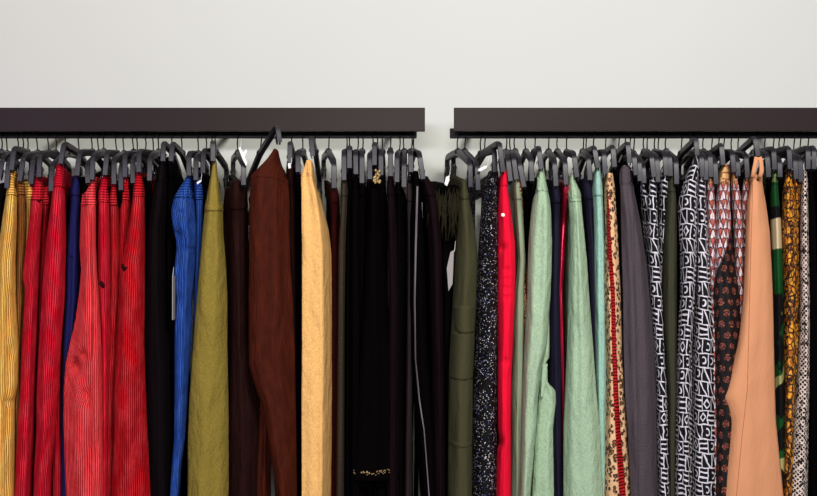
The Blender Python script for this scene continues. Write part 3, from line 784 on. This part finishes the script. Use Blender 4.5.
T('blk10', '69', 'added black trousers filling the dark gap behind the dark olive and geometric pairs', 'added black trousers behind the dark olive pair', '182 676 679;205 675 681;560 674 682', B, 3.09)  # added black filler for the dark gap by the olive pair
T('flor0', '73', 'coral floral print trousers, leftmost of the four floral pairs', 'leftmost coral floral trousers', '174 708 712;190 706.5 714;220 706 716.5;260 707.5 717;294 709 718;345 711 718;560 713 719', 'floral', 3.03, 190, name='printed_trousers')
T('flor1', '75', 'coral floral print trousers turning to small orange motifs on black', 'coral floral trousers turning black', '162 723 728;166 720 730;175 717.5 729.5;200 716 730;240 714.5 732;270 712 736;294 712 740;345 714 741;394 714 739;430 715.5 736;560 715 731', 'floralmix', 2.995, 182, name='printed_trousers', ridge=0)
T('flor2', '76', 'coral floral print trousers right of the pair that turns black', 'third coral floral trousers', '169 732.5 737.5;180 731.5 739;190 731 740;220 733 742.5;294 736 745;560 736 746', 'floral', 3.025, 188, name='printed_trousers')
T('flor3', '78', 'coral floral print trousers, a thin strip touching the salmon pair', 'coral floral trousers touching the salmon pair', '175 744.5 748.5;185 743 748.5;200 741 749;250 741 749;560 742 752', 'floral', 3.045, 194, name='printed_trousers')
T('blk11', '77', 'added black trousers filling the dark gap behind the coral floral prints', 'added black trousers behind the floral prints', '175 737 740;200 736 742;560 735 746', B, 3.09)  # added black pair filling the shade behind the florals
T('salmon', '79', 'salmon pink crepe trousers with a tied waist and kinked knee', 'salmon pink trousers', '174 751 762;180 750.5 762.5;200 747 766;230 745.5 770;270 744 772;294 743 773;330 739.5 773.8;345 737 774;375 729.5 774.8;390 724.5 775;397 722.6 775.3;405 725.5 775.5;420 730 776;430 730 777;460 727 780;560 718 790', 'salmon', 2.975, 178.5, ridge=-.35, vl=.03, vr=.03, fold=.0016)
T('blk12', '80', 'added black trousers filling the dark gap between the salmon pink pair and the camouflage', 'added black trousers right of the salmon pair', '175 767 770;200 766 772;560 770 778', B, 3.085)  # added black filler for the crevice right of the salmon
T('camo', '81', 'green, black and sand camouflage trousers', 'camouflage trousers', '167 772 777;172 771 778;190 770 778.5;220 770.5 781;260 772 782.5;300 773 783.5;394 774 784.5;560 777 788', 'camo', 3.02, 184, name='printed_trousers')
T('blk13', '82', 'added black trousers filling the dark gap between the camouflage and the ochre python print', 'added black trousers right of the camouflage', '174 779 782;200 778.5 784;560 780 788', B, 3.085)  # added black pair filling the dark crevice after the camouflage
T('py1', '83', 'ochre python print trousers, wider of the two', 'wider ochre python print trousers', '166 787.5 791;172 785.5 792;185 782.5 794;210 781.5 797;250 782 798;294 783 798.5;345 783.5 796.5;394 785 794.5;560 783 791', 'python', 3.0, 186, name='printed_trousers', ridge=0)
T('py2', '84', 'ochre python print trousers, thin strip left of the snakeskin print', 'thin strip of ochre python trousers', '177 794.5 797.5;200 794 800;300 793.5 801.5;345 793 800;560 788 794', 'python2', 3.04, 196, name='printed_trousers')
T('snake', '85', 'black and white snakeskin print trousers near the right edge', 'snakeskin print trousers', '170 803.5 806.5;180 802 807.5;190 801 808;240 800 809;294 800 810;345 798.5 810.5;394 795.5 810.5;430 791.5 809.5;560 781 806', 'snake', 3.005, 190, name='printed_trousers')
T('blkend', '86', 'black trousers right beside the snakeskin print', 'black trousers beside the snakeskin print', '167 807.5 812;180 807.5 814;300 809 818;560 807 818', B, 3.0)
T('blkend2', '87', 'black trousers at the far right edge of the right rail', 'black trousers at the far right edge', '167 813 820;180 812 826;300 812 832;560 812 834', B, 3.03)

# ------------------------------------------------------------------ details on the garments
def slit(k, rows, mat='slit', name='pocket_opening'): patch(GAR[k], rows, name, MT[mat], .0022, 4)
patch(GAR['leopard'], '196 607 608.5;220 606.5 610;240 606.8 611;294 611 615;345 612 616.2;394 613.5 618.5;430 615.5 620.5;496 619.5 626;540 622 630', 'side_stripe', MT['redrib'])['label'] = 'red ribbed side stripe'
patch(GAR['piped'], '186 416.5 418.3;249 414.7 416.6;300 413.7 415.4;360 414.7 416;400 418.5 420;430 423.5 424.5;540 432 433', 'side_piping', MT['piping'])['label'] = 'thin grey side piping'
patch(GAR['ethnic'], '236 521 523;262 523.5 525;294 526 527.3;345 528.5 529.5', 'edge_tape', MT['redrib'])['label'] = 'red edge tape'
patch(GAR['cargo'], '306 454 474;310 453.5 474.3;328 455 474.3;333 459 474', 'pocket_flap', MT['olive'], .006)
patch(GAR['cargo'], '333 452.5 473;380 450 472.5', 'cargo_pocket', MT['olive'], .0035)
patch(GAR['cargo'], '443 449 472;447 449 472', 'knee_seam', MT['olive'], .004, step=1)
slit('redfront', '264 121.5 124;266.5 121 128;269.5 122 127.5;271 123 125'); slit('red2', '281 99.5 102;283 99 105;286 100 105.5;288 102 104.5')
slit('red1', '199 37 39;200.5 37 41;202 38 40.5'); slit('navy1', '254 69.5 74;257 70 74', 'navy', 'pocket_welt')
slit('salmon', '174.5 756 760;178.5 756.5 759.5;180.5 757 759', 'slit', 'waist_keyhole')
patch(GAR['salmon'], '181 752.5 753.2;294 749.5 750.1;390 747 747.6;430 742.5 743.1;540 732 732.6', 'side_seam', MT['seam'], .0012, 3, thick=.0006)
patch(GAR['grey'], '184 633 634;240 634 634.8;300 635 635.8;400 637 637.8;540 640 640.8', 'side_seam', MT['grey'], .003, 3)
patch(GAR['khaki'], '205 205.3 222.6;208 204.6 223;210.5 204.8 223', 'waistband_hem', MT['khaki'], .005, 9, 1)
patch(GAR['mint2'], '196 568.3 580.5;198.5 568.8 581.2;201 569.2 581.5', 'belt_seam', MT['mint'], .004, 7, 1)
patch(GAR['coral'], '207 91.6 92.8;300 91.8 93;400 92.5 93.6;540 94 95', 'side_seam', MT['coral'], .0035, 3)
def button(k, px, py, r=.0052):
    g = GAR[k]; xl, xr = g['cl'].edges(py); a = (px - (xl + xr) / 2) / ((xr - xl) / 2)
    p, _ = g['cl'].point(py, a, .004); V, Fc = [], []
    ellipsoid(p, r, r * .6, r, V, Fc, 14, 8)
    mesh_obj('button', V, Fc, MT['pearl'], g['root'])['label'] = 'pearl white button'
button('scarlet', 503, 215)
# gold ornament and beaded hem of the cropped black pair
g = GAR['b5']; V, Fc = [], []; rr = random.Random(3)
for i in range(26):
    p = W(377 + rr.uniform(-3.2, 3.2), 176 + rr.uniform(-6, 6.5), 2.985 + rr.uniform(0, .008))
    ellipsoid(p, .0036, .0032, .0042, V, Fc, 7, 5)
mesh_obj('waist_ornament', V, Fc, MT['gold'], g['root'])['label'] = 'pale gold beaded ornament'
V, Fc = [], []
for i in range(46):
    px = rr.uniform(353, 398); py = 473 + rr.uniform(-2, 2) + (px - 375) * -.02
    xl, xr = g['cl'].edges(py); a = (px - (xl + xr) / 2) / ((xr - xl) / 2)
    p, _ = g['cl'].point(py, a, .001); ellipsoid(p, .0022, .0012, .0011, V, Fc, 6, 4)
mesh_obj('beaded_hem', V, Fc, MT['gold'], g['root'])['label'] = 'gold beaded hem'
# olive fringe of the first pair on the right rail
g = GAR['fringe']; V, Fc = [], []
for i in range(90):
    px, py = rr.uniform(434, 460), rr.uniform(188, 200); l = rr.uniform(14, 44)
    a = W(px, py, 3.045 + rr.uniform(-.01, .01)); b = W(px - (455 - px) * .12 + rr.uniform(-3, 3), py + l * .5, 3.035); c = W(px - (455 - px) * .2 + rr.uniform(-4, 4), py + l, 3.04)
    tube([a, b, c], .0013, V, Fc, 5)
o = mesh_obj('fringe', V, Fc, MT['fringe'], g['root']); o['label'] = 'dark olive fringe'; o['kind'] = 'stuff'
# waist ties of the salmon pair, up to the clip
g = GAR['salmon']
for nm, rows in (('waist_tie', ((756.5, 157), (755.5, 163), (754, 170), (752.8, 177))), ('waist_tie', ((759.5, 157), (761, 162), (761.6, 170), (760, 177)))):
    V, Fc = [], []
    P = [W(x, y, 2.966) for x, y in rows]
    sweep(P, .0112, .0065, Vector((1, 0, 0)), V, Fc)
    mesh_obj(nm, V, Fc, MT['salmon'], g['root'], [(v[0], v[2]) for v in V])
V, Fc = [], []
P = [(542.5, 365), (547.8, 363.5), (547.3, 367), (545.5, 384), (543, 397), (540.6, 397)]
n_ = len(P); V = [W(x, y, 3.03) for x, y in P] + [W(x, y, 3.05) for x, y in P]
Fc = [tuple(range(n_)), tuple(reversed(range(n_, 2 * n_)))] + [(i, i + n_, (i + 1) % n_ + n_, (i + 1) % n_) for i in range(n_)]
bevel(mesh_obj('rolled_cuff', V, Fc, MT['mint'], GAR['mint1']['root'], [(v[0], v[2]) for v in V], smooth=False), .002)
# belt loops on the gathered mint pair, ruched side of the olive/black neighbour
for k, xs, y0_, y1_, m in (('mint1', (537.5, 543), 176, 190, 'mint'), ('grey', (622.5, 630), 168, 182, 'grey'), ('mint2', (572, 577), 186, 198, 'mint'), ('blue1', (184, 190), 186, 198, 'blue'), ('tan', (308,), 160, 173, 'tan')):
    for x in xs:
        patch(GAR[k], '%g %g %g;%g %g %g' % (y0_, x - .9, x + .9, y1_, x - .9, x + .9), 'belt_loop', MT[m], .0055, 3)

# ------------------------------------------------------------------ hangers, one per pair (a few more at the picture's edges)
byh = {g['hk']: g for g in GAR.values()}
for k in HG:
    left = HG[k]['hook'].x < .08
    grp = 'clip hangers on the left rail' if left else 'clip hangers on the right rail'
    if k in byh: lab = 'black clip hanger holding the ' + byh[k]['ref']
    else: lab = {'A1': 'black clip hanger cut by the left edge, outermost hook on the left rail', 'A2': 'black clip hanger, second hook from the left edge of the picture',
                 '1': 'black clip hanger with a drooping arm at the left edge',
                 '66': 'empty black clip hanger left of the dark olive trousers', '72': 'empty black clip hanger left of the leftmost coral floral trousers',
                 '74': 'empty black clip hanger between the first two coral floral trousers', '88': 'black clip hanger past the right edge pair, cut by the frame'}[k]
    build_hanger(k, lab, grp)

# ------------------------------------------------------------------ swing tags
def tag(name, label, pts, d, mat, depth=.0012, lean=0.0):
    c = W(sum(p[0] for p in pts) / len(pts), sum(p[1] for p in pts) / len(pts), d)
    r = empty(name, c, label, 'tag', None)
    V = [W(x, y, d + lean * (i % 2)) for i, (x, y) in enumerate(pts)]; n = len(V)
    V += [v + Vector((0, depth, 0)) for v in V]
    Fc = [tuple(range(n)), tuple(reversed(range(n, 2 * n)))] + [(i, i + n, (i + 1) % n + n, (i + 1) % n) for i in range(n)]
    mesh_obj('card', V, Fc, MT[mat], r, smooth=False)
    V, Fc = [], []
    tp = min(pts, key=lambda p: p[1]); tube([W(tp[0] + .5, tp[1] + 1.5, d), W(tp[0] + 1, tp[1] - 4, d + .01), W(tp[0] + 1.5, tp[1] - 9, d + .025)], .0006, V, Fc, 5)
    mesh_obj('string', V, Fc, MT['paper'], r)
tag('swing_tag', 'white swing tag above the dark brown velvet trousers', [(238.5, 148), (240, 147), (243, 152.5), (246.5, 149), (247, 151), (244.5, 157), (247.5, 163), (246, 166), (242.5, 159), (241, 155)], 2.995, 'paper')
tag('swing_tag', 'small white swing tag under the clip of the dark brown velvet strip', [(287.8, 163.5), (290.5, 163), (291, 168), (288.5, 168.5)], 2.99, 'paper')
tag('swing_tag', 'white swing tag hanging above the fringed black trousers', [(446, 177), (449, 175.5), (449.5, 180), (447, 186), (444.5, 184)], 3.0, 'paper')
tag('swing_tag', 'grey card tag left of the olive cargo trousers', [(450.5, 252), (454, 250), (452.5, 284), (448.5, 291), (446.8, 268)], 2.993, 'greycard', .004)
tag('swing_tag', 'white tag lying on the hanger left of the sequined trousers', [(478.5, 169), (484, 166), (487, 165.5), (486.5, 168), (481, 171), (478.5, 171.2)], 2.99, 'paper')
tag('swing_tag', 'thin white tag seen edge-on left of the blue corduroy', [(172.2, 276), (173, 276), (172.9, 320), (172.1, 320)], 2.985, 'greycard', .03)
tag('swing_tag', 'small white tag on the thin strip of blue corduroy', [(196.5, 182.5), (200.5, 180), (201.5, 181.3), (197.5, 184.2)], 2.99, 'paper')

# ------------------------------------------------------------------ the two racks
def rack(label, xf0, xf1, xr0, xr1):
    z0 = CZ + (CY - 131.2) * 3.10 / F; z1 = CZ + (CY - 107.6) * 3.10 / F
    r = empty('clothes_rack', ((xf0 + xf1) / 2, RAIL_Y, RAIL_B), label, 'rack', 'wall mounted clothes racks')
    bevel(mesh_obj('fascia', *box(xf0, xf1, 3.10, 3.118, z0, z1), MT['rack'], r, smooth=False), .0012)
    bevel(mesh_obj('rail', *box(xr0, xr1, RAIL_Y - .005, RAIL_Y + .005, RAIL_B, RAIL_T), MT['rail'], r, smooth=False), .002)
    n = 4
    for i in range(n):
        x = max(xf0, xr0) + .07 + (min(xf1, xr1) - max(xf0, xr0) - .14) * i / (n - 1)
        V, Fc = box(x - .006, x + .006, 3.118, WALL_Y, z1 - .026, z1 - .010)
        box(x - .004, x + .004, RAIL_Y - .004, RAIL_Y + .004, RAIL_T - .002, z1 - .026, V, Fc)
        box(x - .02, x + .02, WALL_Y - .006, WALL_Y, z1 - .028, z1 - .002, V, Fc)
        mesh_obj('bracket', V, Fc, MT['rail'], r, smooth=False)
rack('dark brown wall rack on the left, packed with corduroy and black trousers', -1.62, (425 - CX) * 3.1 / F, -1.60, (416.8 - CX) * RAIL_Y / F)
rack('dark brown wall rack on the right, packed with mint and printed trousers', (454 - CX) * 3.1 / F, 1.62, (449.8 - CX) * RAIL_Y / F, 1.60)

# ------------------------------------------------------------------ the room
def structure(o): o['kind'] = 'structure'; return o
n = NT('painted wall')
tc = n.t.nodes.new('ShaderNodeTexCoord').outputs['Object']
n.bump(n.noise(tc, 160, 3), .0006, .35)
wallm = n.done(n.mix(n.noise(tc, 3, 2), S(196, 197, 190), S(199, 200, 193)), .75, .25)
structure(mesh_obj('wall_back', *box(-3.2, 3.2, WALL_Y, WALL_Y + .1, 0, 3.2), wallm, smooth=False))
n = NT('grey floor')
tc = n.t.nodes.new('ShaderNodeTexCoord').outputs['Object']
fl = n.done(n.mix(n.noise(tc, 6, 4), S(70, 64, 58), S(84, 78, 70)), .6, .3)
structure(mesh_obj('floor', *box(-3.2, 3.2, -3.5, WALL_Y, -.1, 0), fl, smooth=False))
structure(mesh_obj('baseboard_back', *box(-3.2, 3.2, WALL_Y - .015, WALL_Y, 0, .09), MT['rack'], smooth=False))

# ------------------------------------------------------------------ light
def area(name, loc, tgt, sx, sy, power, col):
    l = bpy.data.lights.new(name, 'AREA'); l.shape = 'RECTANGLE'; l.size = sx; l.size_y = sy; l.energy = power; l.color = col
    o = bpy.data.objects.new(name, l); C.objects.link(o); o.location = loc
    o.rotation_euler = (Vector(tgt) - Vector(loc)).to_track_quat('-Z', 'Y').to_euler()
    return o
area('front_spot_light', (.75, .1, 3.1), (.1, 3.2, 1.2), .7, .4, 125, (1, .985, .95))
area('shop_window_light', (-.2, -1.2, 1.80), (0, 3.2, 1.4), 1.1, .18, 95, (1, .985, .96))
area('warm_wall_fill', (-1.3, 2.2, 3.15), (-1.2, 3.45, 2.0), .6, .3, 5, (1, .86, .62))  # added warm fill, tints the left of the wall
area('cool_side_light', (-2.1, -.1, 1.85), (-1.0, 3.1, 1.6), .9, .5, 30, (.64, .57, 1))
area('cool_side_light', (2.1, -.1, 1.85), (1.0, 3.1, 1.6), .9, .5, 18, (.78, .7, 1))
wd = bpy.data.worlds.new('room air'); bpy.context.scene.world = wd; wd.use_nodes = True
wd.node_tree.nodes['Background'].inputs[0].default_value = (.95, .95, 1, 1); wd.node_tree.nodes['Background'].inputs[1].default_value = .03

cam = bpy.data.cameras.new('camera'); cam.sensor_width = 36; cam.lens = F * 36 / 817
co = bpy.data.objects.new('camera', cam); C.objects.link(co); co.location = (0, 0, CZ); co.rotation_euler = (math.pi / 2, 0, 0)
sc = bpy.context.scene; sc.camera = co
vs = sc.view_settings; vs.view_transform = 'Standard'; vs.look = 'None'; vs.gamma = 1; vs.use_curve_mapping = False; vs.exposure = -0.13
